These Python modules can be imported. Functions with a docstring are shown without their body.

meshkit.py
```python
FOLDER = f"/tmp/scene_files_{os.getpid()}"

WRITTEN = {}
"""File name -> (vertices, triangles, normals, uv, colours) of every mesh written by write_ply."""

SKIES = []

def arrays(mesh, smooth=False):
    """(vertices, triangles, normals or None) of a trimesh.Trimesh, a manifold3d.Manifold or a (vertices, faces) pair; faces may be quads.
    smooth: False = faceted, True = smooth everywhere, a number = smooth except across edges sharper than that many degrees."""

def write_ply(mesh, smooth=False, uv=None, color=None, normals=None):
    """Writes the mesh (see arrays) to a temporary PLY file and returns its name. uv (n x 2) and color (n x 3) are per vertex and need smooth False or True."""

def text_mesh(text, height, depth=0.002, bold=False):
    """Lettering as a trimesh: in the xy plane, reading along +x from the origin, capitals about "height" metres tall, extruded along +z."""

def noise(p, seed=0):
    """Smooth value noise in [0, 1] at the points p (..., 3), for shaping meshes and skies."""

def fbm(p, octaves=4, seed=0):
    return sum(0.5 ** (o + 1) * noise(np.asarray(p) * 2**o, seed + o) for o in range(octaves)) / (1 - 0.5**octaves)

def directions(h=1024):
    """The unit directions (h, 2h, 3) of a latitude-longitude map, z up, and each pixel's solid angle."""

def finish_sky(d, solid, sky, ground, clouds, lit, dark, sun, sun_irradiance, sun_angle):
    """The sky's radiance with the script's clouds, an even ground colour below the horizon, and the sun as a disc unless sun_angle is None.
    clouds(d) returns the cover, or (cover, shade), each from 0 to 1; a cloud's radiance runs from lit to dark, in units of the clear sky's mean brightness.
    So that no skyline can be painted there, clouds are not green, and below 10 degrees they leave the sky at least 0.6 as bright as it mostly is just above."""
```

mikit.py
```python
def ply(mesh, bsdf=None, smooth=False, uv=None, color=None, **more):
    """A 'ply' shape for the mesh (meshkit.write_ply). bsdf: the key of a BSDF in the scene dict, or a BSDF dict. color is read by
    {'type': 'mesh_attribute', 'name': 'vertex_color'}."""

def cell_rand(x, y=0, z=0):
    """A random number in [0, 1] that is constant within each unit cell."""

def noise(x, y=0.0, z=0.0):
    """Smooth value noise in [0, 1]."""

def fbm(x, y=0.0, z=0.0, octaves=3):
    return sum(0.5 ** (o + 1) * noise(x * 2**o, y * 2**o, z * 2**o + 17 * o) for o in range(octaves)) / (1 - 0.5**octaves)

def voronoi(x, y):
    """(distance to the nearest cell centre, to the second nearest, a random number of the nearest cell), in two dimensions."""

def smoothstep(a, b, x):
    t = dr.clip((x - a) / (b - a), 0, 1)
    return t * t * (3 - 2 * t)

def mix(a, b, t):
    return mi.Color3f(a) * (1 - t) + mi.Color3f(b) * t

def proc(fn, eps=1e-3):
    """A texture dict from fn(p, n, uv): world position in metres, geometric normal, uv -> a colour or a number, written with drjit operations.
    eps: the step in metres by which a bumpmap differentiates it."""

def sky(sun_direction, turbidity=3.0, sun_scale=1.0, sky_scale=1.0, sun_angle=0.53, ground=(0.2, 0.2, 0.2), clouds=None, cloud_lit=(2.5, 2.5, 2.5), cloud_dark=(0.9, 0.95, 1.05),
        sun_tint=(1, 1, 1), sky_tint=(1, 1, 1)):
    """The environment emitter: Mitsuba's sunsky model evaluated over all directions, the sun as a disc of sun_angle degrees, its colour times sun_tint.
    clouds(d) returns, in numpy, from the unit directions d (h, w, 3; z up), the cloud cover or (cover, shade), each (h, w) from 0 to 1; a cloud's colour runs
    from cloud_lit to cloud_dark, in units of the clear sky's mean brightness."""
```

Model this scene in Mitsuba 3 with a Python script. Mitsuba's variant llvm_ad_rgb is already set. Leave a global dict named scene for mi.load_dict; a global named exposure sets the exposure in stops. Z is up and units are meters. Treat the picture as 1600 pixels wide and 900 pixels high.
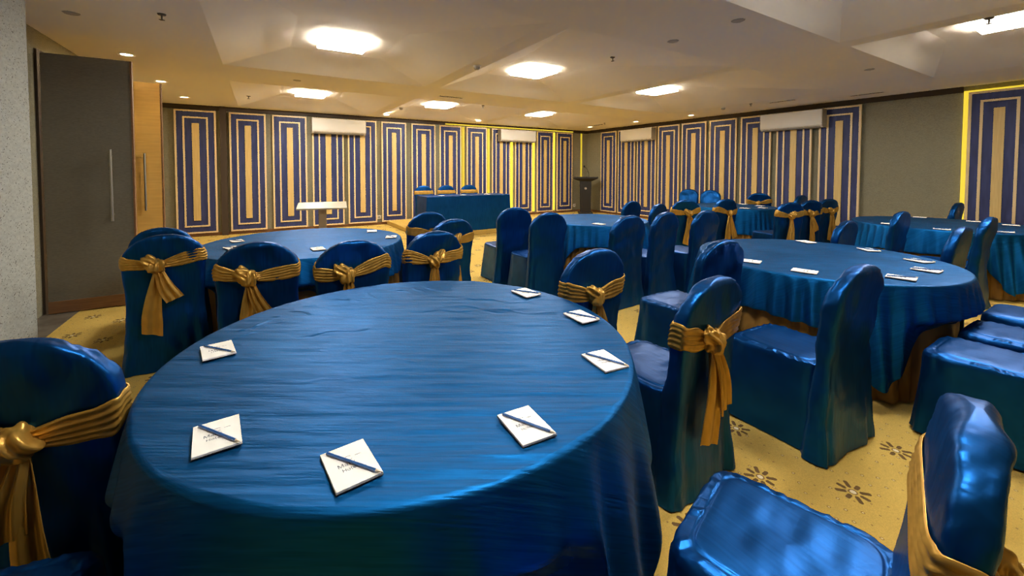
import math, random
import numpy as np, trimesh, shapely.geometry as sg
import drjit as dr, mitsuba as mi, mikit, meshkit
from mikit import noise, fbm, mix, smoothstep, cell_rand
T = mi.ScalarTransform4f
random.seed(7); rng = np.random.default_rng(7)

# ------------------------------------------------------------------ camera, light levels, exposure
YAW, PITCH, ROLL, FPX, PPX, PPY, CAMH = math.radians(31.055), math.radians(1.955), math.radians(0.0988), 637.5, 792.75, 287.17, 1.48
fw = np.array([math.sin(YAW) * math.cos(PITCH), math.cos(YAW) * math.cos(PITCH), -math.sin(PITCH)])
rt = np.array([math.cos(YAW), -math.sin(YAW), 0.0]); up = np.cross(rt, fw)
up2 = -math.sin(ROLL) * rt + math.cos(ROLL) * up
eye = np.array([0, 0, CAMH])
scene, labels = {}, {}
scene['camera'] = {'type': 'perspective', 'fov': 2 * math.degrees(math.atan(800 / FPX)), 'fov_axis': 'x', 'near_clip': 0.05, 'far_clip': 100.0,
                   'principal_point_offset_x': (800 - PPX) / 1600, 'principal_point_offset_y': (450 - PPY) / 900,
                   'to_world': T().look_at(origin=eye.tolist(), target=(eye + fw).tolist(), up=up2.tolist())}
exposure = 1.95
LAMP = np.array([1.0, 0.95, 0.85]) * 16.0       # square ceiling panels
DOWN = np.array([1.0, 0.74, 0.40]) * 45.0       # small recessed downlights
LED = np.array([1.0, 0.74, 0.05]) * 0.30         # yellow strips behind the wall panels

def area(rad, w=1.0):
    return {'type': 'area', 'radiance': {'type': 'rgb', 'value': [float(x) for x in rad]}, 'sampling_weight': float(w)}

# ------------------------------------------------------------------ materials
def rgb(*c): return {'type': 'rgb', 'value': list(c)}
def mat(name, base, rough=0.5, bump=None, scale=1.0, eps=1e-3, **k):
    b = {'type': 'principled', 'base_color': mikit.proc(base) if callable(base) else rgb(*base), 'roughness': rough, **k}
    if bump is not None: b = {'type': 'bumpmap', 'arbitrary': mikit.proc(bump, eps=eps), 'scale': scale, 'bsdf': b}
    scene[name] = {'type': 'twosided', 'bsdf': b}

def velvet_col(p, n, uv):
    a = p.x * 0.857 - p.y * 0.515; b = p.x * 0.515 + p.y * 0.857 + p.z * 0.9
    s = fbm(a * 9, b * 170, 3.0, 3); l = fbm(p.x * 4, p.y * 4, p.z * 4, 2)
    return mix((0.002, 0.063, 0.210), (0.008, 0.138, 0.425), dr.clip(0.15 + 0.75 * s + 0.5 * (l - 0.5), 0, 1))
def velvet_bump(p, n, uv):
    a = p.x * 0.857 - p.y * 0.515; b = p.x * 0.515 + p.y * 0.857 + p.z * 0.9
    return fbm(a * 10, b * 160, 3.0, 3)
def chair_col(p, n, uv):
    s = fbm(p.x * 120, p.y * 9, p.z * 9, 3); l = fbm(p.x * 6, p.y * 6, p.z * 6, 2)
    return mix((0.002, 0.037, 0.160), (0.006, 0.096, 0.350), dr.clip(0.2 + 0.6 * s + 0.3 * (l - 0.5), 0, 1))
mat('velvet', velvet_col, 0.52, velvet_bump, 0.0016, 8e-4, metallic=0.94, specular=0.15)
mat('satin', chair_col, 0.40, lambda p, n, uv: fbm(p.x * 150, p.y * 12, p.z * 12, 2), 0.0009, metallic=0.87, specular=0.3)
mat('gold_satin', lambda p, n, uv: mix((0.40, 0.215, 0.036), (0.62, 0.36, 0.075), fbm(p.x * 40, p.y * 40, p.z * 14, 2)), 0.36, metallic=0.55, specular=0.4)
mat('gold_skirt', lambda p, n, uv: mix((0.22, 0.11, 0.020), (0.33, 0.18, 0.040), fbm(p.x * 20, p.y * 20, p.z * 6, 2)), 0.5, sheen=0.3, sheen_tint=0.7)
mat('paper', (0.82, 0.81, 0.77), 0.6)
mat('ink', (0.11, 0.12, 0.15), 0.7)
mat('pencil_blue', (0.02, 0.09, 0.30), 0.3, clearcoat=0.5)
mat('pencil_wood', (0.70, 0.60, 0.45), 0.6)
mat('graphite', (0.05, 0.05, 0.055), 0.4)

def carpet_col(p, n, uv):
    base = mix((0.475, 0.315, 0.072), (0.56, 0.385, 0.098), fbm(p.x * 3, p.y * 3, 0.0, 3)) * (0.86 + 0.28 * noise(p.x * 420, p.y * 420))
    # lattice of flower medallions, half drop
    def flower(ox, oy):
        x = p.x - 2.31 + ox; y = p.y - 0.745 + oy
        fx = x - 0.54 * dr.round(x / 0.54); fy = y - 0.54 * dr.round(y / 0.54)
        r = dr.sqrt(fx * fx + fy * fy); a = dr.atan2(fy, fx)
        ang = a - (math.pi / 4) * dr.round(a / (math.pi / 4)); odd = dr.round(a / (math.pi / 4)); odd = dr.abs(odd - 2 * dr.round(odd / 2))
        lx = r * dr.cos(ang); ly = r * dr.sin(ang); mid = 0.045 + 0.004 * odd; half = 0.010 + 0.004 * odd
        q = dr.sqrt(dr.square(dr.maximum(dr.abs(lx - mid) - half, 0)) + ly * ly)
        pet = smoothstep(0.0102, 0.0080, q)
        cen = smoothstep(0.014, 0.011, r); ring = smoothstep(0.019, 0.017, r) * (1 - cen)
        return pet, cen, ring
    p1, c1, r1 = flower(0.0, 0.0); p2, c2, r2 = flower(0.27, -0.27)
    pet = dr.maximum(p1, p2); cen = dr.maximum(c1, c2); ring = dr.maximum(r1, r2)
    # rows of small rings and dots on a fine diagonal lattice
    u = (p.x + p.y) / 0.09; v = (p.x - p.y) / 0.09
    du = u - dr.round(u); dv = v - dr.round(v); r = dr.sqrt(du * du + dv * dv) * 0.064
    big = cell_rand(dr.round(u), dr.round(v), 5.0)
    rr = dr.select(big > 0.55, 0.0085, 0.005)
    dot = smoothstep(rr, rr - 0.002, r) * dr.select(big > 0.3, 1.0, 0.25); core = smoothstep(rr - 0.003, rr - 0.005, r)
    c = mix(base, (0.22, 0.12, 0.03), 0.9 * dot); c = mix(c, (0.62, 0.47, 0.24), core * dot)
    c = mix(c, (0.13, 0.075, 0.032), pet); c = mix(c, (0.70, 0.60, 0.40), cen); c = mix(c, (0.16, 0.09, 0.04), ring * 0.8)
    return c
mat('carpet', carpet_col, 0.95, lambda p, n, uv: noise(p.x * 300, p.y * 300), 0.002, sheen=0.3, specular=0.1)
mat('carpet_plain', lambda p, n, uv: mix((0.45, 0.29, 0.07), (0.54, 0.36, 0.09), fbm(p.x * 30, p.y * 30, p.z * 30, 3)), 0.95, specular=0.1)
mat('ceiling_paint', lambda p, n, uv: mix((0.70, 0.645, 0.555), (0.74, 0.68, 0.59), fbm(p.x * 2, p.y * 2, p.z * 2, 3)), 0.85, specular=0.2)
def weave(p, n, uv):
    return mix((0.19, 0.176, 0.118), (0.325, 0.303, 0.210), fbm(p.x * 60 + p.y * 60, p.z * 220, 1.0, 3))
mat('wallpaper', weave, 0.8, specular=0.2)
mat('door_grey', lambda p, n, uv: mix((0.125, 0.112, 0.085), (0.205, 0.188, 0.145), fbm(p.x * 55 + p.y * 55, p.z * 190, 2.0, 3) * 0.7 + 0.3 * fbm(p.x * 4, p.y * 4, p.z * 4, 3)), 0.75, specular=0.2)
def concrete(p, n, uv):
    a = fbm(p.x * 40 + 9, p.y * 40, p.z * 60, 3); s = smoothstep(0.66, 0.74, noise(p.y * 95, p.z * 150, p.x * 95))
    return mix(mix((0.31, 0.325, 0.30), (0.44, 0.455, 0.42), a), (0.12, 0.11, 0.10), s * 0.8)
mat('rough_plaster', concrete, 0.9, lambda p, n, uv: fbm(p.x * 90, p.y * 90, p.z * 130, 2), 0.003, specular=0.2)
mat('light_wood', lambda p, n, uv: mix((0.62, 0.36, 0.085), (0.74, 0.45, 0.12), fbm(p.x * 5 + p.y * 5, p.z * 60, 4.0, 3)), 0.45)
mat('brown_wood', lambda p, n, uv: mix((0.16, 0.075, 0.032), (0.25, 0.125, 0.055), fbm(p.x * 8, p.y * 8, p.z * 120, 3)), 0.4)
mat('dark_brown', (0.055, 0.036, 0.022), 0.6)
mat('navy_board', lambda p, n, uv: mix((0.026, 0.032, 0.105), (0.048, 0.062, 0.185), fbm(p.x * 30 + p.y * 30, p.z * 4, 1.0, 3)), 0.5, specular=0.35)
mat('brass_trim', (0.80, 0.61, 0.34), 0.35, specular=0.5)
mat('gold_strip', lambda p, n, uv: mix((0.64, 0.44, 0.15), (0.76, 0.55, 0.22), fbm(p.x * 80 + p.y * 80, p.z * 5, 1.0, 2)), 0.45)
mat('white_plastic', (0.74, 0.70, 0.62), 0.4)
mat('grey_plastic', (0.36, 0.33, 0.28), 0.5)
mat('shade_plastic', (0.16, 0.14, 0.12), 0.6)
mat('black_lacquer', (0.012, 0.012, 0.013), 0.35)
mat('steel', (0.60, 0.58, 0.54), 0.28, metallic=1.0)
mat('dark_metal', (0.10, 0.085, 0.07), 0.5)
mat('stone', lambda p, n, uv: mix((0.085, 0.07, 0.055), (0.16, 0.135, 0.105), fbm(p.x * 9, p.y * 9, 0.0, 4)), 0.4)
mat('light_cover', (0.20, 0.14, 0.012), 0.6)
mat('lamp_white', (0.85, 0.84, 0.80), 0.5)
scene['frosted'] = {'type': 'blendbsdf', 'weight': 0.86, 'a': {'type': 'thindielectric'}, 'b': {'type': 'twosided', 'bsdf': {'type': 'principled', 'base_color': rgb(0.44, 0.39, 0.28), 'roughness': 0.35}}}
scene['frosted_post'] = {'type': 'blendbsdf', 'weight': 0.8, 'a': {'type': 'thindielectric'}, 'b': {'type': 'twosided', 'bsdf': {'type': 'principled', 'base_color': rgb(0.46, 0.36, 0.23), 'roughness': 0.4}}}

# ------------------------------------------------------------------ helpers
def stk(l, ax=-1): return np.stack(np.broadcast_arrays(*l), ax)
def numbered(k):
    if k not in taken: taken.add(k); return k
    i = 1
    while f'{k}_{i:03d}' in taken: i += 1
    taken.add(f'{k}_{i:03d}'); return f'{k}_{i:03d}'
taken = set()
def thing(name, label=None, cat=None, group=None, kind=None):
    k = numbered(name); d = {}
    if label: d['label'] = label
    if cat: d['category'] = cat
    if group: d['group'] = group
    if kind: d['kind'] = kind
    labels[k] = d; return k
def put(parent, name, mesh, bsdf, smooth=False, label=None, tw=None, **more):
    k = numbered(parent + '__' + name)
    d = dict(mesh) if isinstance(mesh, dict) else mikit.ply(mesh, bsdf, smooth, **more)
    if tw is not None: d['to_world'] = tw
    scene[k] = d
    if label: labels[k] = {'label': label}
    return k
def solo(name, mesh, bsdf, label=None, cat=None, group=None, kind=None, smooth=False, **more):
    k = thing(name, label, cat, group, kind); scene[k] = mikit.ply(mesh, bsdf, smooth, **more); return k
def box(x0, x1, y0, y1, z0, z1, bev=0.0):
    if bev <= 0:
        m = trimesh.creation.box((x1 - x0, y1 - y0, z1 - z0)); m.apply_translation(((x0 + x1) / 2, (y0 + y1) / 2, (z0 + z1) / 2)); return m
    pts = []
    for sx in (0, 1):
        for sy in (0, 1):
            for sz in (0, 1):
                c = np.array([(x0, x1)[sx], (y0, y1)[sy], (z0, z1)[sz]], float); d = np.array([1 - 2 * sx, 1 - 2 * sy, 1 - 2 * sz]) * bev
                for a in range(3):
                    q = c + d; q[a] = c[a]; pts.append(q)
    return trimesh.convex.convex_hull(np.array(pts))
def cat_(*ms): return trimesh.util.concatenate(list(ms))
def cyl(a, b, r, n=12):
    return trimesh.creation.cylinder(radius=r, segment=np.array([a, b], float), sections=n)
def lathe(prof, n=24, at=(0, 0, 0)):
    m = trimesh.creation.revolve(np.array(prof, float), sections=n); m.apply_translation(at); return m
def grid(V, wu=False, wv=False, flip=False):
    nu, nv = V.shape[:2]; idx = np.arange(nu * nv).reshape(nu, nv)
    iu = np.arange(nu if wu else nu - 1); iv = np.arange(nv if wv else nv - 1)
    a = idx[np.ix_(iu, iv)]; b = idx[np.ix_((iu + 1) % nu, iv)]; c = idx[np.ix_((iu + 1) % nu, (iv + 1) % nv)]; d = idx[np.ix_(iu, (iv + 1) % nv)]
    f = np.concatenate([stk([a, b, c], -1).reshape(-1, 3), stk([a, c, d], -1).reshape(-1, 3)])
    if flip: f = f[:, ::-1]
    return trimesh.Trimesh(V.reshape(-1, 3), f, process=False)
def sheet(V, n, th):
    """A cloth strip with real thickness: grid V (nu, nv, 3) thickened along n."""
    A, B = V, V + np.asarray(n) * th
    nu, nv = V.shape[:2]
    m = [grid(A), grid(B, flip=True)]
    for a, b in ((A[:, 0], B[:, 0]), (B[:, -1], A[:, -1]), (B[0], A[0]), (A[-1], B[-1])): m.append(grid(stk([a, b], 1)))
    return cat_(*m)
def place(x, y, rot, z=0.0):
    return T().translate([x, y, z]).rotate([0, 0, 1], rot)
def nz(p, s=0): return meshkit.noise(np.asarray(p, float), s) * 2 - 1

# ------------------------------------------------------------------ the room
XL, XR, YB, YF, ZC = -1.92, 10.08, 11.18, -2.6, 2.88
def struct(name, mesh, bsdf): return solo(name, mesh, bsdf, kind='structure')
struct('floor', box(-3.6, XR + .3, YF - .3, YB + .3, -.12, 0), 'carpet')
struct('floor_threshold', box(-3.5, -1.65, 4.2, 7.6, -.01, .003), 'stone')
struct('wall_back', box(-3.6, XR + .25, YB, YB + .2, 0, 3.3), 'wallpaper')
struct('wall_right', box(XR, XR + .2, YF, YB, 0, 3.3), 'wallpaper')
struct('wall_front', box(-3.6, XR + .25, YF - .2, YF, 0, 3.3), 'wallpaper')
wl = cat_(box(XL - .12, XL, YF, 5.93, 0, 3.3), box(XL - .12, XL, 7.27, YB, 0, 3.3), box(XL - .12, XL, 5.93, 7.27, 2.66, 3.3))
struct('wall_left', wl, 'wallpaper')
struct('wall_corridor', box(-3.6, -3.4, YF, YB, 0, 3.3), 'wallpaper')
struct('column_left', box(XL, -1.5, 3.2, 4.53, 0, ZC), 'rough_plaster')
struct('baseboard_back', box(XL, XR, YB - .025, YB, 0, .07), 'brown_wood')
struct('baseboard_right', box(XR - .025, XR, YF, YB - .025, 0, .07), 'brown_wood')
struct('trim_back', box(XL, XR, YB - .035, YB, 2.785, ZC), 'dark_brown')
struct('trim_right', box(XR - .035, XR, 1.95, YB - .035, 2.785, ZC), 'dark_brown')
struct('pilaster_back', box(-.78, -.66, YB - .09, YB, 0, ZC), 'dark_brown')
# ceiling with sunken, slanted coffers
XS = [(-.42, 2.38), (2.62, 5.46), (5.72, 8.7)]
YS = [(-1.55, 2.0), (3.15, 6.68), (7.85, 10.9)]
LX, LY = [0.90, 3.75, 6.70], [0.95, 5.42, 9.42]
flat = sg.box(-3.6, YF - .2, XR + .2, YB + .2)
for a in XS:
    for b in YS: flat = flat.difference(sg.box(a[0], b[0], a[1], b[1]))
cm = trimesh.creation.extrude_polygon(flat, .03, engine='earcut'); cm.apply_translation((0, 0, ZC))
ck = struct('ceiling', cm, 'ceiling_paint')
struct('ceiling_void', box(-3.6, XR + .2, YF - .2, YB + .2, 3.28, 3.34), 'ceiling_paint')
ZT = 3.075
for i, a in enumerate(XS):
    for j, b in enumerate(YS):
        x0, x1, y0, y1 = LX[i] - .55, LX[i] + .58, LY[j] - .6, LY[j] + .62
        V = np.array([[a[0], b[0], ZC], [a[1], b[0], ZC], [a[1], b[1], ZC], [a[0], b[1], ZC], [x0, y0, ZT], [x1, y0, ZT], [x1, y1, ZT], [x0, y1, ZT]])
        F = [[0, 1, 5, 4], [1, 2, 6, 5], [2, 3, 7, 6], [3, 0, 4, 7], [4, 5, 6, 7]]
        put(ck, 'coffer', (V, np.array(F)[:, ::-1]), 'ceiling_paint')
# square panel lamps under the coffers
rows = ['above the nearest tables', 'above the middle of the room', 'near the back wall']; cols = ['left', 'middle', 'right']
for j in range(3):
    for i in range(3):
        k = thing('ceiling_lamp', f'white square lamp, {cols[i]} of three {rows[j]}', 'lamp', 'square panel lamps in the ceiling coffers')
        x, y = LX[i], LY[j]
        put(k, 'housing', cat_(box(x - .265, x + .265, y - .27, y + .27, ZT - .03, ZT - .002)), 'lamp_white')
        put(k, 'diffuser', box(x - .275, x + .275, y - .28, y + .28, ZT - .065, ZT - .03, .006), 'lamp_white', emitter=area(LAMP, 3.0))
# small downlights
dl = [(-1.39, 6.71, 'nearest the open doors'), (-1.35, 8.45, 'second from the open doors on the left'), (-1.26, 10.05, 'in the far left corner'), (2.75, 10.55, 'in front of the head table wall, left of centre'), (5.35, 10.5, 'above the head table wall, right of centre'),
      (9.2, 10.05, 'above the black lectern'), (9.29, 8.23, 'second along the right wall'), (9.4, 6.54, 'third along the right wall')]
for x, y, w in dl:
    k = thing('downlight', 'lit round downlight, ' + w, 'downlight', 'round downlights along the walls')
    put(k, 'ring', lathe([(.055, ZC - .004), (.085, ZC - .008), (.09, ZC - .001), (.055, ZC - .001), (.055, ZC - .004)], 20, (x, y, 0)), 'lamp_white')
    put(k, 'bulb', lathe([(0, ZC - .006), (.055, ZC - .006), (.055, ZC - .0005), (0, ZC - .0005)], 20, (x, y, 0)), 'lamp_white', emitter=area(DOWN, 0.7))
# unlit small fixtures
def sprinkler(x, y, z, w):
    k = thing('sprinkler', 'small dark sprinkler head in the ceiling, ' + w, 'sprinkler', 'sprinkler heads')
    put(k, 'rosette', lathe([(0, z - .012), (.028, z - .010), (.034, z), (0, z)], 16, (x, y, 0)), 'dark_metal')
    put(k, 'deflector', cat_(cyl((x, y, z - .05), (x, y, z - .01), .006, 8), lathe([(0, z - .055), (.022, z - .053), (.022, z - .050), (0, z - .05)], 12, (x, y, 0))), 'dark_metal')
for a in [(-.75, 4.81, ZC, 'left of the nearest lit lamp'), (-.19, 9.26, ZC, 'above the far left wall panels'), (5.74, .97, ZC, 'beside the lamp on the right edge of view'), (4.0, 3.95, 2.972, 'between the two middle lamps'), (8.84, 4.76, ZC, 'above the right wall air conditioner'), (4.16, 7.94, ZC, 'between the middle and back lamps'), (8.76, 8.94, ZC, 'near the black lectern corner')]: sprinkler(*a)
def detector(x, y, w):
    k = thing('smoke_detector', 'small round smoke detector on the ceiling, ' + w, 'smoke detector', 'smoke detectors')
    put(k, 'base', lathe([(0, ZC - .018), (.055, ZC - .018), (.06, ZC), (0, ZC)], 20, (x, y, 0)), 'white_plastic', 40)
    put(k, 'dome', lathe([(0, ZC - .055), (.03, ZC - .05), (.042, ZC - .03), (.042, ZC - .017), (0, ZC - .017)], 20, (x, y, 0)), 'grey_plastic', 40)
for a in [(2.51, 4.97, 'between the left and middle coffers'), (2.72, 9.16, 'between the two back lamps on the left'), (8.86, 5.37, 'near the right wall')]: detector(*a)
for x, y, w in [(-1.44, 5.2, 'above the grey column'), (3.85, 2.91, 'left of two near the top of the picture'), (3.84, 2.2, 'right of two near the top of the picture'), (.5, 7.25, 'past the nearest lamp'), (7.24, 2.3, 'near the right wall lamp')]:
    solo('ceiling_cover_plate', lathe([(0, ZC - .008), (.05, ZC - .008), (.06, ZC), (0, ZC)], 20, (x, y, 0)), 'grey_plastic', 'flat round cover plate in the ceiling, ' + w, 'cover plate', 'round ceiling cover plates')
for x, y, w in [(3.14, 7.32, 'in front of the back middle lamp'), (8.95, 9.45, 'near the black lectern'), (9.05, 4.25, 'by the large air conditioner'), (9.5, 3.05, 'above the bare grey wall')]:
    k = thing('air_vent', 'narrow dark slot air vent in the ceiling, ' + w, 'vent', 'slot vents')
    if y == 7.32: b_ = (x - .25, x + .25, y - .04, y + .04)
    else: b_ = (x - .04, x + .04, y - .25, y + .25)
    put(k, 'frame', box(*b_, ZC - .006, ZC), 'white_plastic'); put(k, 'slot', box(b_[0] + .015, b_[1] - .015, b_[2] + .015, b_[3] - .015, ZC - .009, ZC - .005), 'dark_metal')

# ------------------------------------------------------------------ doors on the left, standing open
def handle(k, x, y):
    put(k, 'handle', cat_(cyl((x, y - .06, .93), (x, y - .06, 1.69), .013, 12), cyl((x, y - .06, 1.0), (x, y, 1.0), .008, 8), cyl((x, y - .06, 1.62), (x, y, 1.62), .008, 8)), 'steel', 40, 'long steel bar pull handle')
k = thing('door_1', 'dark grey textured door leaf standing open beside the pale column', None, None, 'structure')
put(k, 'leaf', box(XL + .05, -1.20, 5.9, 5.945, .01, 2.64), 'door_grey'); put(k, 'edging', box(-1.20, -1.185, 5.895, 5.95, .01, 2.64), 'brown_wood')
put(k, 'kick_board', box(XL + .05, -1.20, 5.888, 5.9, .01, .13), 'brown_wood'); handle(k, -1.36, 5.9)
k = thing('door_2', 'light wood door leaf standing open behind the grey leaf', None, None, 'structure')
put(k, 'leaf', box(XL + .05, -1.165, 7.2, 7.245, .01, 2.64), 'light_wood'); put(k, 'edging', box(-1.165, -1.15, 7.195, 7.25, .01, 2.64), 'brown_wood'); handle(k, -1.33, 7.2)
struct('door_frame', cat_(box(XL - .14, XL + .02, 5.93, 5.99, 0, 2.68), box(XL - .14, XL + .02, 7.21, 7.27, 0, 2.68), box(XL - .14, XL + .02, 5.93, 7.27, 2.62, 2.68)), 'dark_brown')

# ------------------------------------------------------------------ navy and gold wall panels
def rect_ring(w, h, t, d):
    """Frame w by h centred on x = 0, z from 0, bars t wide, d deep toward -y."""
    return cat_(box(-w / 2, -w / 2 + t, -d, 0, 0, h), box(w / 2 - t, w / 2, -d, 0, 0, h), box(-w / 2 + t, w / 2 - t, -d, 0, 0, t), box(-w / 2 + t, w / 2 - t, -d, 0, h - t, h))
panel_cache = {}
def panel(x, y, rot, w, label, z0=.075, z1=2.765):
    w = round(w, 2); h = z1 - z0
    if w not in panel_cache:
        s = w / .72
        fr = rect_ring(w, h, .036, .034); f2 = rect_ring(w - .28 * s, h - .29, .034, .040); f2.apply_translation((0, 0, .145))
        panel_cache[w] = [('board', mikit.ply(box(-w / 2 + .004, w / 2 - .004, -.026, 0.0, .004, h - .004), 'navy_board')), ('outer_frame', mikit.ply(fr, 'brass_trim')),
                          ('inner_frame', mikit.ply(f2, 'brass_trim')), ('centre_strip', mikit.ply(box(-.063 * s, .063 * s, -.042, -.02, .285, h - .285), 'gold_strip'))]
    k = thing('wall_panel', label, 'wall panel', 'navy and gold wall panels')
    tw = T().translate([x, y, z0]).rotate([0, 0, 1], rot)
    for n_, d_ in panel_cache[w]: put(k, n_, d_, None, tw=tw)
ords = ['first', 'second', 'third', 'fourth', 'fifth', 'sixth', 'seventh', 'eighth', 'ninth', 'tenth', 'eleventh', 'twelfth', 'thirteenth']
B = [(-1.58, -.85), (-.61, .10), (.23, .96), (1.08, 1.81), (1.91, 2.63), (2.76, 3.43), (3.58, 4.28), (4.41, 5.09), (5.27, 5.95), (6.13, 6.79), (6.98, 7.64), (7.84, 8.5), (8.67, 9.35)]
for i, (a, b) in enumerate(B):
    panel((a + b) / 2, YB - .045, 0, b - a, f'tall navy wall panel with gold stripes, {ords[i]} from the left on the back wall')
R = [(9.68, 10.39), (8.9, 9.6), (8.1, 8.81), (7.32, 8.03), (6.51, 7.24), (5.71, 6.42), (4.92, 5.61), (4.11, 4.8), (3.28, 3.98)]
for i, (a, b) in enumerate(R):
    panel(XR - .045, (a + b) / 2, -90, b - a, f'tall navy wall panel with gold stripes, {ords[i]} from the lectern corner on the right wall')
for i, yc in enumerate((1.54, .80, .06)):
    panel(XR - .06, yc, -90, .67, f'tall navy wall panel beside the glowing yellow frame, {ords[i]} of the group at the right edge', .075, 2.70)
# yellow light strips behind the panels
gaps = [(5.09, 5.27), (5.95, 6.13), (6.79, 6.98), (7.64, 7.84), (8.5, 8.67)]
for i, (a, b) in enumerate(gaps):
    solo('light_strip', box((a + b) / 2 - .045, (a + b) / 2 + .045, YB - .012, YB - .002, .10, 2.76), 'light_cover', f'glowing yellow light strip, {ords[i]} of the five between back wall panels', 'light strip', 'yellow light strips', emitter=area(LED * (.55, .7, 1.2, 1.2, 1.2)[i], .5))
solo('light_strip', box(9.78, 9.85, YB - .012, YB - .002, .10, 2.78), 'light_cover', 'glowing yellow light strip in the corner behind the black lectern', 'light strip', 'yellow light strips', emitter=area(LED * .55, .4))
solo('light_strip', box(4.6, 9.4, YB - .045, YB - .036, 2.79, 2.83), 'light_cover', 'glowing yellow light strip running along the top of the back wall panels', 'light strip', 'yellow light strips', emitter=area(LED * .6, .4))
solo('light_strip', cat_(box(XR - .045, XR - .003, 1.86, 1.94, .1, 2.80), box(XR - .045, XR - .003, -1.0, 1.86, 2.72, 2.80)), 'light_cover', 'bright yellow glowing frame around the panels at the right edge', 'light strip', 'yellow light strips', emitter=area(LED * .75, .5))

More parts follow.
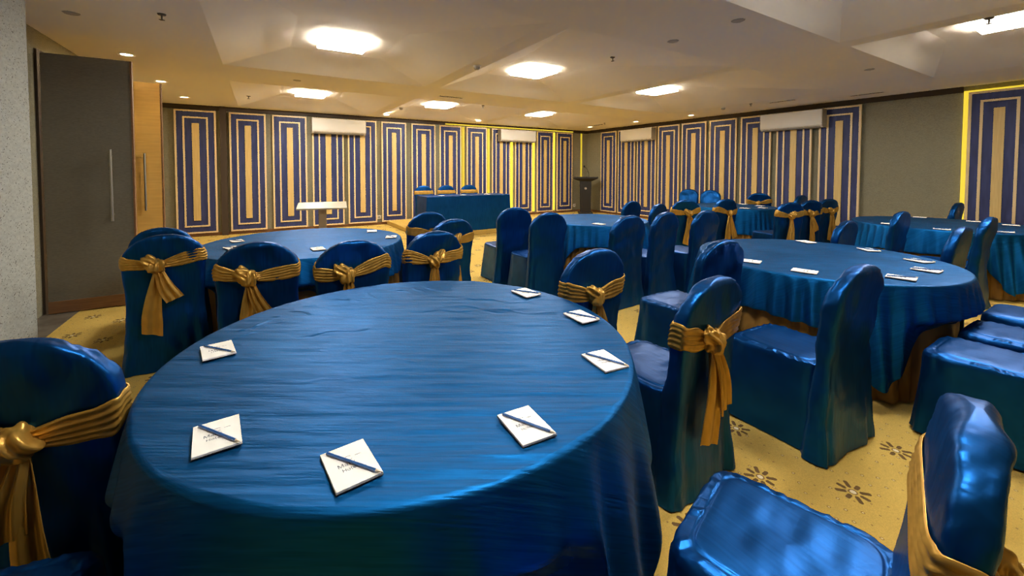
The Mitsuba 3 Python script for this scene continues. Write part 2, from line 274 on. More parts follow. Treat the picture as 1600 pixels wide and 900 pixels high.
# ------------------------------------------------------------------ air conditioners
def aircon(x, y, rot, w, label, z=2.37, h=.37, d=.225):
    k = thing('air_conditioner', label, 'air conditioner', 'wall air conditioners')
    tw = T().translate([x, y, z]).rotate([0, 0, 1], rot)
    prof = sg.Polygon([(0, 0), (0, h), (-d + .01, h), (-d, h - .012), (-d, .055), (-d + .02, .03), (-d + .07, 0)])
    def ext(pg, L, x0):
        m = trimesh.creation.extrude_polygon(pg, L, engine='earcut')   # (py, pz, L) -> x = L
        v = m.vertices; m.vertices = stk([v[:, 2] + x0, v[:, 0], v[:, 1]], 1); return m
    put(k, 'body', ext(prof, w - .02, -w / 2 + .01), 'white_plastic', tw=tw)
    cap = sg.Polygon([(0, -.003), (0, h + .002), (-d + .012, h + .002), (-d - .001, h - .014), (-d - .001, .054), (-d + .02, .028), (-d + .07, -.003)])
    for s in (-1, 1): put(k, 'end_cap', ext(cap, .012, -w / 2 if s < 0 else w / 2 - .012), 'grey_plastic', tw=tw)
    put(k, 'front_panel', box(-w / 2 + .02, w / 2 - .02, -d - .006, -d + .002, .075, h - .012, .003), 'white_plastic', tw=tw)
    lv = box(-w / 2 + .05, w / 2 - .05, -.005, .005, -.03, .03); lv.apply_transform(trimesh.transformations.rotation_matrix(math.radians(52), [1, 0, 0])); lv.apply_translation((0, -d + .04, .022))
    put(k, 'louver', lv, 'grey_plastic', tw=tw); put(k, 'outlet', box(-w / 2 + .04, w / 2 - .04, -d + .045, -.03, -.006, .004), 'shade_plastic', tw=tw)
aircon(1.69, YB - .04, 0, 1.27, 'white wall air conditioner high on the back wall, left one')
aircon(7.0, YB - .04, 0, 1.32, 'white wall air conditioner high on the back wall, right one over the yellow lit panels')
aircon(XR - .04, 8.72, -90, 1.22, 'white wall air conditioner on the right wall nearer the lectern corner')
aircon(XR - .04, 4.46, -90, 1.22, 'white wall air conditioner on the right wall nearer the bare grey wall')
for x, z, l in [(2.69, .2, 'small white socket plate between back wall panels above the baseboard'), (9.5, .22, 'small white socket plate on grey wall beside the black lectern')]:
    k = thing('wall_socket', l, 'wall socket'); put(k, 'plate', box(x - .06, x + .06, YB - .014, YB, z - .05, z + .05, .004), 'white_plastic'); put(k, 'outlet', box(x - .03, x + .03, YB - .017, YB - .012, z - .025, z + .025), 'grey_plastic')

# ------------------------------------------------------------------ where the chairs stand
CH = [  # bx, by, face, scale, sash, seed, hi, label
 (-0.62, 1.74, 16, 1.0, 1, 1, 1, 'blue velvet chair with gold bow at the left edge, back to the camera'),
 (-0.69, 0.98, 11, 1.0, 0, 2, 1, 'blue covered chair in the bottom left corner, only its seat front in view'),
 (0.43, 0.16, 28, 1.0, 0, 3, 1, 'blue covered chair, only a seat corner showing at the bottom edge'),
 (1.265, 0.215, -15, 1.0, 1, 4, 1, 'large blue velvet chair at bottom right, seat nearest the camera, gold sash on its back'),
 (1.746, 1.086, -4, 1.015, 1, 5, 1, 'blue velvet chair with large gold bow and long tails, right of the closest table'),
 (1.746, 1.843, 0, 1.015, 1, 6, 1, 'blue chair with gold bow just beyond the far right rim of the closest table'),
 (-0.615, 3.83, -4, 1.02, 1, 7, 1, 'blue velvet chair with long gold tails before the grey door leaf'),
 (-0.78, 4.74, 0, 0.97, 0, 8, 0, 'blue covered chair mostly hidden behind the leftmost gold bow chair'),
 (-0.03, 3.13, 4, 1.02, 1, 9, 1, 'blue chair with gold bow, second from left in the row before the left table'),
 (0.525, 2.88, 2, 1.02, 1, 10, 1, 'blue chair with gold bow, third from left in the row before the left table'),
 (1.145, 2.99, -5, 1.02, 1, 11, 1, 'blue chair with upright gold bow, right end of the row before the left table'),
 (1.58, 3.64, -10, 1.02, 1, 12, 0, 'blue chair with gold sash directly behind the right end of the bow row'),
 (1.60, 4.38, -4, 1.02, 1, 13, 0, 'blue chair farthest behind the bow row, in front of the head table'),
 (2.774, 4.423, 8, 1.015, 0, 14, 0, 'plain blue chair left of the middle table, nearest the head table'),
 (2.784, 3.705, 5, 1.015, 0, 15, 0, 'plain blue chair at the middle table, second from the left'),
 (3.337, 3.026, 0, 1.015, 0, 16, 1, 'plain blue chair seen from behind, tall in the centre right above the near bow'),
 (3.977, 3.065, -4, 1.015, 0, 17, 0, 'plain blue chair seen from behind, right neighbour of the tall centre one'),
 (4.56, 2.94, 0, 1.015, 0, 18, 0, 'plain blue chair beside the long gold tail, third of the three seen from behind'),
 (5.23, 4.16, -10, 0.977, 0, 19, 0, 'plain dark blue chair on the right of the middle table'),
 (5.69, 5.1, 0, 0.94, 0, 20, 0, 'plain dark blue chair on the far right of the middle table'),
 (2.735, 1.639, 2, 1.015, 0, 21, 1, 'plain blue chair at the left rim of the right table'),
 (2.62, 0.845, 3, 1.015, 0, 22, 1, 'plain blue chair with open seat and dark leaning back before the right table'),
 (3.38, 0.19, 0, 1.0, 0, 23, 1, 'blue covered chair at the right edge, nearest of three seats in a row'),
 (3.95, 0.16, 0, 1.0, 0, 24, 1, 'blue covered chair at the right edge, middle of three seats in a row'),
 (4.6, 0.17, 0, 1.0, 0, 25, 0, 'blue covered chair at the right edge, farthest of three seats in a row'),
 (5.112, 0.97, 0, 1.015, 0, 26, 0, 'dark blue chair seen edge on at the right rim of the right table'),
 (5.1, 1.76, 0, 0.985, 0, 27, 0, 'blue chair seen edge on at the far right rim of the right table'),
 (6.46, 1.707, 0, 1.015, 0, 28, 0, 'dark blue chair edge on in front of the table by the bare grey wall'),
 (6.48, 1.038, 0, 1.015, 0, 29, 0, 'dark blue leaning chair right of centre at the table by the bare grey wall'),
 (9.25, 1.8, 0, 1.0, 0, 30, 0, 'dark blue chair beyond the far table beside the glowing yellow frame'),
 (9.55, 6.66, -112, 1.0, 0, 31, 0, 'bright blue chair facing the room against the right wall, left of two'),
 (9.6, 6.1, -112, 1.0, 0, 32, 0, 'bright blue chair facing the room against the right wall, right of two'),
 (5.869, 4.152, 28, 1.015, 1, 33, 0, 'dark blue chair with wide gold bow in front of the far small table'),
 (6.654, 3.948, 12, 1.015, 1, 34, 0, 'dark blue chair with long gold tail left of the far small table'),
 (9.3, 4.78, 55, 1.0, 1, 35, 0, 'dark blue chair showing only its top behind the far small table'),
 (7.02, 3.14, 22, 1.0, 1, 36, 0, 'blue chair with gold bow, left of three before the right wall panels'),
 (8.924, 3.812, 0, 1.015, 1, 37, 0, 'dark blue chair half hidden behind the left of three gold bows'),
 (7.83, 3.2, 18, 1.0, 1, 38, 0, 'blue chair with gold bow, middle of three before the right wall panels'),
 (8.46, 3.2, 14, 1.0, 1, 39, 0, 'blue chair with gold bow, right of three before the right wall panels'),
]

# ------------------------------------------------------------------ tables
def smooth01(t): t = np.clip(t, 0, 1); return t * t * (3 - 2 * t)
def seat_limit(cx, cy, ph):
    """How far out cloth below seat height can hang from (cx, cy) in the directions ph before it meets a chair."""
    lim = np.full(len(ph), 9.0); r = np.linspace(.3, 1.3, 160)
    X = cx + r[None] * np.cos(ph)[:, None]; Y = cy + r[None] * np.sin(ph)[:, None]
    for bx, by, fa, *_ in CH:
        f = math.radians(fa); dx, dy = X - bx, Y - by
        u = dx * math.cos(f) - dy * math.sin(f); v = dx * math.sin(f) + dy * math.cos(f)
        hit = (np.abs(u) < .285) & (v > -.06) & (v < .315 + .29)
        first = np.where(hit.any(1), r[hit.argmax(1)], 9.0); lim = np.minimum(lim, first)
    n = max(2, len(ph) // 60)
    lim = np.minimum.reduce([np.roll(lim, k) for k in range(-n, n + 1)])
    w = np.hanning(2 * n + 3)[1:-1]; w /= w.sum()
    cap = np.minimum(lim, 1.4); return sum(np.roll(cap, k - n) * w[k] for k in range(2 * n + 1))
def table(cx, cy, R, seed, lab_t, lab_c, hang=.27, corner=.34, ang=0.0, nphi=480, fold=.034, nf=46, wr=.0012, rings_n=46, creases=()):
    r_ = np.random.default_rng(seed)
    k = thing('round_table', lab_t, 'table', 'round banquet tables')
    put(k, 'tabletop', lathe([(0, .735), (R - .02, .735), (R - .006, .742), (R - .006, .752), (R - .02, .756), (0, .756)], 64, (cx, cy, 0)), 'brown_wood')
    n2 = 300; ph = np.linspace(0, 2 * np.pi, n2, endpoint=False); tt = np.linspace(0, 1, 9)
    npl = 46; P = ph[:, None]
    rr = R - .05 + .03 * tt[None] + (.006 + .016 * tt[None]) * np.sin(npl * P + 1.5 * np.sin(3 * P + seed)) + .01 * tt[None] * nz(stk([np.cos(P) * 3, np.sin(P) * 3, P * 0 + seed], -1))
    zu = .735 - .727 * tt[None]; lowu = smooth01((.62 - zu) / .06)
    rr = rr - lowu * np.maximum(0, rr - (seat_limit(cx, cy, ph) - .025)[:, None])
    put(k, 'underskirt', grid(stk([cx + rr * np.cos(P), cy + rr * np.sin(P), (.735 - .727 * tt)[None] + 0 * P], -1), wu=True, flip=True), 'gold_skirt', True, 'gold brown cloth skirt down to the carpet')
    # cloth
    ph = np.linspace(0, 2 * np.pi, nphi, endpoint=False); P = ph[:, None]
    rings = np.linspace(0.0, 1.0, rings_n)[None] ** .8 * (R - .012)
    x = cx + rings * np.cos(P); y = cy + rings * np.sin(P)
    q = stk([x * 1.0, y * 1.0, 0 * x + seed], -1)
    a = x * .857 - y * .515; b = x * .515 + y * .857
    wv = nz(stk([a * 5, b * 38, 0 * a + seed], -1), 3) + .8 * np.maximum(0, nz(stk([a * 3.0 + b, b * 14 - 3 * a, 0 * a + 5 + seed], -1), 4)) * 2
    z = .764 + wr * wv * np.clip(rings / .1, 0, 1) + .002 * nz(q * 3, 9)
    for x0_, y0_, x1_, y1_, am in creases:
        ux, uy = x1_ - x0_, y1_ - y0_; L_ = math.hypot(ux, uy); ux, uy = ux / L_, uy / L_
        al = (x - x0_) * ux + (y - y0_) * uy; ac = -(x - x0_) * uy + (y - y0_) * ux + .012 * np.sin(al * 30)
        z = z + am * np.exp(-(ac / .007) ** 2) * np.clip(al / .03, 0, 1) * np.clip((L_ - al) / .03, 0, 1)
    top = stk([x, y, z], -1)
    drop = (hang + corner * np.abs(np.cos(2 * (P - ang))) ** 12 + .02 * nz(stk([np.cos(P) * 4, np.sin(P) * 4, 0 * P + seed], -1)))
    f1 = np.sin(nf * P + 3.2 * np.sin(2 * P + seed) + 1.9 * np.sin(5 * P + 2 * seed)) * (.75 + .5 * nz(stk([np.cos(P) * 5, np.sin(P) * 5, 0 * P + seed + 9]), 1))
    f2 = nz(stk([np.cos(P) * 6, np.sin(P) * 6, 0 * P + seed + .5], -1), 2)
    cw = .5 + .9 * np.abs(np.cos(2 * (P - ang))) ** 4
    t = np.concatenate([np.linspace(0, .12, 7)[1:], np.linspace(.12, 1, 16)[1:]])[None]
    arc = np.array([.25, .5, .75, 1.0])[None] * np.pi / 2
    ra = R - .012 + .016 * np.sin(arc); za = .764 - .016 * (1 - np.cos(arc))
    edge = stk([cx + ra * np.cos(P), cy + ra * np.sin(P), za + 0 * P], -1)
    s = np.clip(t * 1.15, 0, 1) ** .65
    rs = R + .004 + .055 * t * cw + fold * s * cw * (f1 * .8 + f2 * .5) + .012 * s
    zs = .748 - (drop) * t
    lim = seat_limit(cx, cy, ph)[:, None]; low = smooth01((.56 - zs) / .07)
    rs = rs - low * np.maximum(0, rs - lim)
    skirt = stk([cx + rs * np.cos(P), cy + rs * np.sin(P), np.maximum(zs, .012)], -1)
    hemin = skirt[:, -1:] - stk([.006 * np.cos(P), .006 * np.sin(P), 0 * P - .001], -1)
    V = np.concatenate([top, edge, skirt, hemin, stk([cx + (rs[:, -6:-5] - .006) * np.cos(P), cy + (rs[:, -6:-5] - .006) * np.sin(P), zs[:, -6:-5]], -1)], 1)
    solo('tablecloth', grid(V, wu=True, flip=True), 'velvet', lab_c, 'tablecloth', 'blue velvet tablecloths', smooth=True)
cr = np.random.default_rng(5)
T1_CREASES = [(.514 + .78 * math.cos(a) , 1.675 + .78 * math.sin(a), .514 + (.78 - l) * math.cos(a + d), 1.675 + (.78 - l) * math.sin(a + d), h) for a, l, d, h in zip(np.radians(np.linspace(62, 152, 17) + cr.uniform(-4, 4, 17)), cr.uniform(.06, .2, 17), cr.uniform(-.22, .12, 17), cr.uniform(.002, .005, 17))]
T1_CREASES += [(.95, 2.06, 1.3, 1.72, .004), (.8, 2.02, 1.2, 1.62, .003), (.62, 2.0, 1.05, 1.75, -.003), (.28, 2.1, .5, 1.98, .003), (.1, 1.95, .42, 1.86, -.003), (.3, 1.6, .5, 1.44, .0025), (.05, 1.55, .3, 1.42, .002)]
TAB = dict(T1=(.546, 1.682, .898), T2=(.381, 4.54, .915), T3=(4.15, 4.42, .74), T4=(3.957, 1.569, .878), T5=(8.1, 4.65, .75), T6=(7.85, 1.67, .93))
table(*TAB['T1'], 1, 'round table closest to the camera, gold skirt just seen under its cloth', 'large blue velvet cloth on the closest round table, spread with seven notepads', hang=.30, corner=.34, ang=math.radians(25), nphi=560, fold=.020, nf=34, wr=.0022, rings_n=120, creases=T1_CREASES)
table(*TAB['T2'], 2, 'round table behind four chairs with gold bows, before the cream lectern', 'blue velvet cloth on the round table on the left behind the row of gold bows', ang=.3)
table(*TAB['T3'], 3, 'round table in the middle distance between plain blue chairs', 'blue velvet cloth on the round table in front of the black lectern', ang=.2)
table(*TAB['T4'], 4, 'round table on the right with gold brown skirt showing below the hem', 'bright blue velvet cloth with a pointed hem on the round table at right', ang=math.radians(42))
table(*TAB['T5'], 5, 'small round table far back by the right wall', 'blue cloth on the far small round table below the right wall panels', hang=.45, corner=.2, ang=.2, nf=40)
table(*TAB['T6'], 6, 'round table near the glowing yellow frame with gold skirt', 'dark blue cloth on the round table by the bare grey wall at right', ang=math.radians(46), corner=.38)

# ------------------------------------------------------------------ dressed banquet chairs
def lerp(a, b, t): return a + (b - a) * t
def hw_(z):
    z = np.asarray(z, float)
    w = np.interp(z, [0, .1, .3, .46, .62, .80], [.252, .242, .226, .219, .226, .236])
    arch = .236 * np.clip(1 - ((z - .80) / .187) ** 2, 0, 1) ** .5
    return np.where(z > .80, arch, w)
def th_(z):
    z = np.asarray(z, float)
    t = np.interp(z, [0, .3, .46, .8, .93], [.060, .046, .046, .040, .038])
    return np.where(z > .945, .038 * np.clip(1 - ((z - .945) / .0425) ** 2, 0, 1) ** .5, t)
def cy_(z): return np.interp(z, [0, .2, .46, .7, .99], [-.245, -.242, -.250, -.276, -.326])
def sgnp(v, e): return np.sign(v) * np.abs(v) ** e
SECT = 2 / 6.0
def around(n, a, b, e, start=0.0):
    """n angles whose points on the superellipse a, b are evenly spaced."""
    f = np.linspace(0, 2 * np.pi, 20001); p = np.stack([a * sgnp(np.cos(f), e), b * sgnp(np.sin(f), e)], 1)
    L = np.concatenate([[0], np.cumsum(np.hypot(*np.diff(p, axis=0).T))])
    t = (np.linspace(0, 1, n, endpoint=False) + start) % 1.0
    return np.interp(np.sort(t) * L[-1], L, f)
def chair_meshes(seed, sash, hi=False):
    r_ = np.random.default_rng(1000 + seed); out = []
    nphi = 96 if hi else 56; nzv = 64 if hi else 40
    # back cover
    ph = around(nphi, .24, .05, SECT, .003); P = ph[:, None]
    zz = np.concatenate([np.linspace(.006, .78, int(nzv * .6)), .78 + .2072 * np.sin(np.linspace(0, np.pi / 2, int(nzv * .4) + 1)[1:])])[None]
    cx, sx = sgnp(np.cos(P), SECT), sgnp(np.sin(P), SECT)
    X = hw_(zz) * cx; Y = th_(zz) * sx; Z = zz + 0 * P
    o = seed * 3.1
    diag = nz(stk([X * 5 + Z * 3 + o, Z * 9 - X * 4, 0 * X + o + np.sign(sx) * 2], -1), 2)
    diag2 = nz(stk([X * 16 + Z * 6 + o, Z * 7 - X * 3, 0 * X + o + 4], -1), 6)
    low = np.clip((.62 - Z) / .6, 0, 1)
    vert = np.sin(ph[:, None] * 7 + 2 * np.sin(P * 2 + o) + 1.5 * Z) * .6 + nz(stk([np.cos(P) * 4 + o, np.sin(P) * 4, Z * 1.2], -1), 5)
    # strong folds, creasing along the rim, and a pulled waist
    ruch = nz(stk([np.arctan2(Z - .55, X) * 22, 0 * X + o, sx * 1.5 + 0 * X], -1), 7) * np.clip((np.sqrt((X / .236) ** 2 + (np.maximum(Z - .62, 0) / .36) ** 2) - .72) / .28, 0, 1)
    dn = .010 * diag + .007 * diag2 + .013 * low ** 1.1 * vert + .0045 * ruch
    if not sash: dn = dn + .010 * nz(stk([X * 3 + o, Z * 16 - X * 9, 0 * X + o], -1), 8) * np.clip(1 - np.abs(Z - .55) / .3, 0, 1)
    fade = np.clip((.9872 - Z) / .03, 0, 1)
    lean = .010 * nz([[o, .5, .5]], 3)[0]
    V = stk([X + dn * .5 * cx * fade + lean * Z + .012 * low * np.abs(cx) ** 4 * np.sign(cx), cy_(zz) + Y + dn * sx * fade, Z + 0.004 * ruch * fade], -1)
    V[:, :, 2] = np.maximum(V[:, :, 2], .003)
    out.append(('back_cover', grid(V, wu=True), 'satin', True, None))
    # seat cover
    nphi = 160 if hi else 80; e = 2 / 7.0; ph = around(nphi, .212, .225, e, .001); P = ph[:, None]; sx_, sy_ = sgnp(np.cos(P), e), sgnp(np.sin(P), e)
    a, b = .212, .225
    s = (np.linspace(0, 1, 30 if hi else 12) ** (.6 if hi else .8))[None]
    tx, ty = a * sx_ * s, b * sy_ * s
    tz = .470 + .012 * (1 - s ** 6) + .003 * nz(stk([tx * 9 + o, ty * 22, 0 * tx], -1), 4) * (1 - s ** 6)
    if hi:   # sewn border: a seam line and gathered cloth outside it
        tz = tz - .005 * np.exp(-((s - .87) / .016) ** 2) + .006 * nz(stk([np.arctan2(ty, tx) * 17 + o, s * 2, 0 * tx], -1), 11) * np.clip((s - .87) / .05, 0, 1)
    top = stk([tx, ty, tz], -1)
    t = np.concatenate([[0.004, .012, .03, .05, .08, .11], np.linspace(.16, 1, 14 if hi else 9)])[None]
    front = np.clip(ty[:, -1:] * 4 + .6, 0, 1)
    gather = nz(stk([np.cos(P) * 14 + o, np.sin(P) * 14, 0 * P + t * 2], -1), 3) * np.exp(-((t - .1) / .10) ** 2)
    folds = (np.sin(P * 9 + 2 * np.sin(P + o)) * .5 + nz(stk([np.cos(P) * 3.5 + o, np.sin(P) * 3.5, t * .7 + 0 * P], -1), 6))
    corner = np.abs(sx_ * sy_) ** 3
    d = .002 + .012 * np.clip(t / .03, 0, 1) ** .5 + .028 * t + (.019 * np.clip(t * 1.4, 0, 1) * folds + .022 * corner * t ** 1.3) + .008 * gather
    d = d * (front * .85 + .15)
    nx, ny = np.cos(P), np.sin(P)
    sk = stk([a * sx_ + d * (sx_ * .8 + nx * .2), b * sy_ + d * (sy_ * .8 + ny * .2), np.maximum(.468 - .462 * t - .005 * np.clip(t / .03, 0, 1), .004) + 0 * P], -1)
    sk[:, -1, 2] += (.012 + .012 * nz(stk([np.cos(ph) * 2, np.sin(ph) * 2, 0 * ph + o], -1), 1))
    out.append(('seat_cover', grid(np.concatenate([top, sk], 1), wu=True), 'satin', True, None))
    if not sash: return out
    # sash band round the back
    nphi = 120 if hi else 72; ph = around(nphi, .24, .05, SECT, .003); P = ph[:, None]
    kx = r_.uniform(-.05, .05); zk = (.700 if seed in (1, 4, 5, 6) else .762) + r_.uniform(-.012, .012)
    cx, sx = sgnp(np.cos(P), SECT), sgnp(np.sin(P), SECT)
    rear = np.clip(-sx, 0, 1); dist = np.abs(hw_(.7) * cx - kx)
    pinch = rear * np.exp(-(dist / .085) ** 2)
    nv = 21 if hi else 13; v = np.linspace(-1, 1, nv)[None]
    zc = zk + rear * np.clip(dist / .23, 0, 1) * (.045 + .03 * r_.uniform(-1, 1) * np.sign(cx)) + (1 - rear) * .05
    hh = ((.056 if seed in (1, 4, 5, 6) else .047) + .008 * nz(stk([np.cos(P) * 2 + o, np.sin(P) * 2, 0 * P], -1), 2)) * (1 - .52 * pinch)
    Z = zc + hh * v
    pl = .0060 * (1 - np.abs(np.sin(v * 7.5 + 2.0 * nz(stk([np.cos(P) * 2 + o, np.sin(P) * 2.2, v * .6 + 0 * P], -1), 5)))) * (1 - v ** 6)
    off = .006 + pl + .012 * pinch
    V = stk([(hw_(Z) + off) * cx + lean * Z, cy_(Z) + (th_(Z) + off) * sx, Z], -1)
    Vi = stk([(hw_(Z) + .002) * cx + lean * Z, cy_(Z) + (th_(Z) + .002) * sx, Z], -1)
    out.append(('sash', grid(np.concatenate([Vi[:, :1], V, Vi[:, -1:]], 1), wu=True), 'gold_satin', True, 'gold satin sash tied round the back'))
    # knot with a puffed loop
    yr = float(cy_(zk) - th_(zk)) - .012; lx = lean * zk
    def blob(c, sc, rot, sd, amp):
        m = trimesh.creation.icosphere(subdivisions=4 if hi else 3); q = m.vertices
        dd = 1 + amp * nz(q * np.array([2.4, 2.4, 1.0]) + o + sd, 2) + amp * .6 * np.sin(9 * q[:, 0] + 3 * q[:, 2] + sd) * (1 - q[:, 2] ** 2)
        m.vertices = q * dd[:, None] * np.array(sc)
        m.apply_transform(trimesh.transformations.euler_matrix(*rot)); m.apply_translation(c); return m
    sd = r_.uniform(0, 9); side = 1 if r_.uniform() > .5 else -1
    out.append(('knot', blob((kx + lx, yr - .014, zk), (.048, .042, .055), (0, .3 * side, 0), sd, .26), 'gold_satin', True, None))
    if r_.uniform() > .25:
        out.append(('loop', blob((kx + lx - .034 * side, yr - .016, zk + .026), (.040, .030, .062), (0, -.75 * side, 0), sd + 3, .28), 'gold_satin', True, None))
    for q_, (L, dx, w0, w1, ro) in enumerate([(r_.uniform(.42, .52), r_.uniform(-.05, .02), .040, r_.uniform(.105, .135), 0), (r_.uniform(.22, .48), r_.uniform(.03, .11), .040, r_.uniform(.085, .115), 1)]):
        dx *= side
        nu, nv = (19, 30) if hi else (11, 16)
        u = np.linspace(-.5, .5, nu)[:, None]; v = np.linspace(0, 1, nv)[None]
        w = lerp(w0, w1, np.minimum(1, v * 1.3) ** .8) + 0 * u
        z = zk - .02 - L * v + .02 * u * (1 if q_ else -1) * v * 2
        x = kx + lx + dx * v + u * w + .006 * np.sin(v * 5 + sd)
        hang = np.minimum(yr - .006, cy_(z) - th_(z) - .022)
        y = hang - .012 * q_ - .010 * np.sin(v * np.pi) - .010 * np.cos(u * 2 * np.pi * (1.5 + q_) + sd + v) * (1 - .35 * v) - .010 * np.abs(u)
        out.append(('tail', sheet(stk([x + 0 * v, y + 0 * z, z], -1), (0, .004, 0), 1.0), 'gold_satin', 50, None))
    return out
chair_cache = {}
def chair(bx, by, face, sash, label, seed, hi=False, group=None, z=0.0, sc=1.0):
    """(bx, by): where the top of the back stands; face: degrees the seat looks away from +y, toward +x."""
    key = (seed, sash, hi)
    if key not in chair_cache: chair_cache[key] = [(n, mikit.ply(m, b, s), l) for n, m, b, s, l in chair_meshes(seed, sash, hi)]
    k = thing('banquet_chair', label, 'chair', group or ('chairs with gold sashes' if sash else 'plain blue covered chairs'))
    f = math.radians(face); x, y = bx + .315 * sc * math.sin(f), by + .315 * sc * math.cos(f)
    for n, d, l in chair_cache[key]: put(k, n, d, None, label=l, tw=place(x, y, -face, z).scale(sc))
for bx, by, fa, sc, sa, sd, hi, lab in CH: chair(bx, by, fa, bool(sa), lab, sd, bool(hi), sc=sc)

# ------------------------------------------------------------------ head table on its low dais
struct('dais', box(2.9, 6.9, 8.30, YB, 0, .10, .008), 'carpet_plain')
k = thing('head_table', 'long rectangular head table draped in blue cloth on the low dais', 'table')
put(k, 'tabletop', box(3.04, 5.08, 8.38, 9.0, .86, .885), 'brown_wood')
def drape(x0, x1, y0, y1, zt, zb, seed):
    n = 160; pr = []
    per = sg.box(x0, y0, x1, y1).exterior; L = per.length
    s = np.linspace(0, L, n, endpoint=False); pts = np.array([per.interpolate(v).coords[0] for v in s])
    c = np.array([(x0 + x1) / 2, (y0 + y1) / 2])
    t = np.linspace(0, 1, 10)[None]
    d = stk([np.sign(pts[:, 0] - c[0]) * (np.abs(pts[:, 0] - c[0]) > (x1 - x0) / 2 - 1e-6), np.sign(pts[:, 1] - c[1]) * (np.abs(pts[:, 1] - c[1]) > (y1 - y0) / 2 - 1e-6)], 1)
    fo = .010 * np.sin(s * 11 + 2 * np.sin(s * 2))[:, None] * t + .02 * t
    V = stk([pts[:, 0:1] + d[:, 0:1] * fo, pts[:, 1:2] + d[:, 1:2] * fo, zt - (zt - zb) * t + 0 * fo], -1)
    inner = stk([c[0] + (pts[:, 0:1] - c[0]) * np.array([[0, .6, .985]]), c[1] + (pts[:, 1:2] - c[1]) * np.array([[0, .6, .97]]), zt + .006 + 0 * pts[:, :1] + np.zeros((1, 3))], -1)
    m = grid(np.concatenate([inner, V], 1), wu=True)
    return m
solo('tablecloth', drape(3.02, 5.10, 8.36, 9.02, .89, .105, 1), 'satin', 'blue cloth draped to the dais over the long head table', 'tablecloth', smooth=35)
for x, l in [(3.42, 'left'), (4.02, 'middle'), (4.66, 'right')]:
    chair(x, 9.70, 180, True, f'blue chair with gold band behind the head table, {l} of three', 40, False, 'chairs behind the head table', .10)

# ------------------------------------------------------------------ notepads and pencils
pad_parts, pencil_parts = [], []
pg = box(-.0525, .0525, -.074, .074, 0.0008, .0065, .0006)
pr = []
for tx_, h_, yy in (('Marv', .0125, -.004), ('Hotels', .0105, -.022)):
    m = meshkit.text_mesh(tx_, h_, .0004); w_ = m.bounds[1, 0] - m.bounds[0, 0]; m.apply_translation((-.030 if tx_ == 'Marv' else -.024, yy, .0064)); pr.append(m)
em = []
for a0, a1 in zip(np.radians(np.arange(40, 320, 14)), np.radians(np.arange(54, 334, 14))):
    em.append(cyl((.0 + .010 * math.cos(a0), .021 + .008 * math.sin(a0), .0066), (.0 + .010 * math.cos(a1), .021 + .008 * math.sin(a1), .0066), .0006, 5))
em.append(box(.016, .030, .0225, .0235, .0064, .0068))
pad_parts = [('pages', mikit.ply(pg, 'paper'), None), ('backing_card', mikit.ply(box(-.0532, .0532, -.0747, .0747, 0, .0012), 'dark_metal'), None), ('lettering', mikit.ply(cat_(*pr, *em), 'ink'), 'small dark printed lettering and emblem')]
hexa = trimesh.creation.cylinder(radius=.0036, height=.150, sections=6); 
RX = trimesh.transformations.rotation_matrix(math.pi / 2, [0, 1, 0]); hexa.apply_transform(RX)
cone = lathe([(0, .0), (.0036, .0), (.0011, .015), (0, .015)], 12); cone.apply_transform(RX); cone.apply_translation((.075, 0, 0))
tip = lathe([(0, .0), (.0011, .0), (.0002, .005), (0, .005)], 8); tip.apply_transform(RX); tip.apply_translation((.09, 0, 0))
pencil_parts = [('shaft', mikit.ply(hexa, 'pencil_blue')), ('sharpened_end', mikit.ply(cone, 'pencil_wood', 40)), ('lead', mikit.ply(tip, 'graphite', 40))]
def pad(x, y, rot, lab, z=.7695, pencil=True, pr=-59.0, dx=0.0, dy=0.0, gr='notepads'):
    k = thing('notepad', 'white notepad ' + lab, 'notepad', gr)
    for n, d, l in pad_parts: put(k, n, d, None, label=l, tw=place(x, y, rot, z))
    if not pencil: return
    k = thing('pencil', 'blue pencil on the notepad ' + lab, 'pencil', 'blue pencils')
    c, s = math.cos(math.radians(rot)), math.sin(math.radians(rot))
    for n, d in pencil_parts: put(k, n, d, None, tw=place(x + dx * c - dy * s, y + dx * s + dy * c, rot + pr, z + .0105))
for a in [(-.158, 1.932, 9, 'left of the closest table, farthest to the left rim'), (-.113, 1.308, 5, 'in the left foreground of the closest table'), (.172, 1.012, 6, 'nearest the camera on the closest table'), (.617, .923, -3, 'front right on the closest table'),
          (1.08, 1.092, -7, 'at the right rim of the closest table'), (1.312, 1.485, -2, 'right on the closest table, before the near bow'), (1.295, 1.94, 4, 'at the far rim of the closest table')]: pad(*a)
for i, (x, y) in enumerate([(-.24, 4.42), (-.22, 4.82), (1.08, 4.82), (1.16, 4.30), (.42, 3.98)]):
    pad(x, y, [20, 12, -12, -20, 5][i], ['at the near left rim of the left table', 'at the far left rim of the left table', 'at the far right rim of the left table', 'at the near right rim of the left table', 'peeking over a chair on the left table'][i], pencil=i in (0, 1, 3))
for x, y, l in [(3.55, 4.80, 'on the far left of the middle table'), (4.6, 4.24, 'on the right of the middle table'), (3.78, 3.95, 'at the near rim of the middle table')]: pad(x, y, 8, l, pencil=False)
for i, (x, y) in enumerate([(3.26, 1.36), (4.62, 1.92), (4.64, 1.44), (4.42, 1.06), (4.05, .93), (3.62, .95), (3.25, 1.73)]):
    pad(x, y, [15, -25, -40, -20, 0, 10, 20][i], ['near the front left of the right table', 'at the back of the right table', 'on the far right rim of the right table, upper one', 'on the right of the right table, second in line', 'on the right of the right table, third in line', 'behind the dark leaning chair back on the right table', 'at the left rim of the right table'][i], pencil=i in (2, 3, 4, 5))
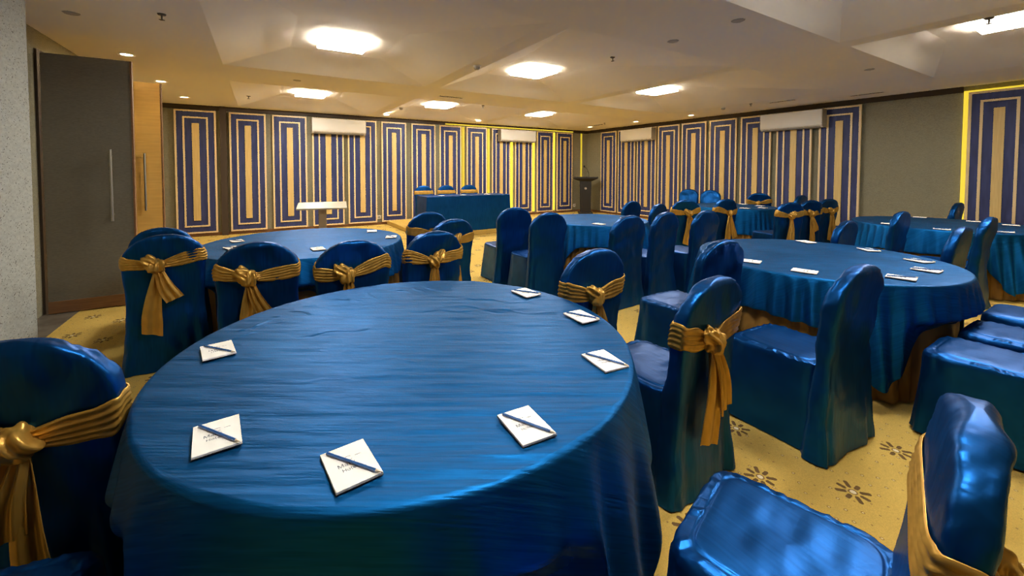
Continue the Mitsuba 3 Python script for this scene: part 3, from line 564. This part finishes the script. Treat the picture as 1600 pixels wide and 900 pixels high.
for x, y, l in [(7.62, 4.45, 'at the left of the far small table'), (7.72, 4.22, 'at the near left of the far small table'), (8.1, 4.1, 'at the near rim of the far small table'), (8.5, 4.35, 'at the right of the far small table'), (8.62, 4.75, 'at the far right of the far small table')]: pad(x, y, 0, l, pencil=False)
for i, (x, y) in enumerate([(7.15, 2.02), (7.05, 1.5), (8.55, 2.06), (8.5, 1.5), (7.38, 1.06), (8.35, 1.15)]):
    pad(x, y, 10, ['at the left rim of the table by the bare grey wall', 'near left on the table by the bare wall', 'at the far rim of the table by the bare grey wall', 'at the right of the table by the bare grey wall', 'front right on the table by the bare wall', 'far right on the table by the bare wall'][i], pencil=i in (1, 4))
for x, l in [(3.45, 'left'), (3.98, 'middle'), (4.62, 'right')]: pad(x, 8.6, 180, f'on the head table, {l} of three', .897, False)

# ------------------------------------------------------------------ lecterns
k = thing('lectern', 'black lectern with a broad tray top in the far corner', 'lectern')
tw = T().translate([9.42, 10.5, 0]).rotate([0, 0, 1], -38)
put(k, 'base', box(-.24, .24, -.2, .2, 0, .05, .008), 'black_lacquer', tw=tw)
col = trimesh.convex.convex_hull(np.array([[sx * w, sy * d, z] for z, w, d in ((.05, .17, .12), (1.12, .19, .14)) for sx in (-1, 1) for sy in (-1, 1)]))
put(k, 'column', col, 'black_lacquer', tw=tw)
tr = trimesh.convex.convex_hull(np.array([[-.40, -.22, 1.20], [.40, -.22, 1.20], [-.40, .22, 1.17], [.40, .22, 1.17], [-.40, -.22, 1.25], [.40, -.22, 1.25], [-.40, .22, 1.21], [.40, .22, 1.21], [-.20, -.15, 1.10], [.20, -.15, 1.10], [-.2, .15, 1.10], [.2, .15, 1.10]]))
put(k, 'tray', tr, 'black_lacquer', tw=tw)
em = lathe([(0, -.006), (.032, -.006), (.04, 0), (0, 0)], 20); em.apply_transform(trimesh.transformations.rotation_matrix(math.pi / 2, [1, 0, 0])); em = trimesh.Trimesh(em.vertices * [1, 1, 1] + [0, -.139, .86], em.faces, process=False)
put(k, 'emblem', em, 'grey_plastic', tw=tw, label='small round grey emblem')
k = thing('microphone', 'thin black gooseneck microphone standing on the black lectern', 'microphone')
pts = [(.12, .05, 1.232), (.11, .05, 1.36), (.06, .03, 1.50), (-.02, 0, 1.585)]
put(k, 'gooseneck', cat_(*[cyl(pts[i], pts[i + 1], .008, 8) for i in range(3)]), 'black_lacquer', 30, tw=tw)
cap = trimesh.creation.icosphere(2); cap.vertices *= (.028, .028, .04); cap.apply_translation((-.045, -.01, 1.60)); put(k, 'capsule', cap, 'black_lacquer', True, tw=tw)
k = thing('cream_lectern', 'frosted cream acrylic reading stand with a slanted top, before the back wall panels', 'lectern')
tw = T().translate([.72, 6.2, 0]).rotate([0, 0, 1], -8)
tp = box(-.315, .315, -.2, .2, -.012, .012, .004); tp.apply_transform(trimesh.transformations.rotation_matrix(math.radians(8), [1, 0, 0])); tp.apply_translation((0, 0, .975))
put(k, 'reading_top', tp, 'frosted', tw=tw); put(k, 'post', box(-.05, .05, -.03, .03, .03, .965, .004), 'frosted_post', tw=tw); put(k, 'base', box(-.22, .22, -.18, .18, 0, .03, .006), 'frosted_post', tw=tw)
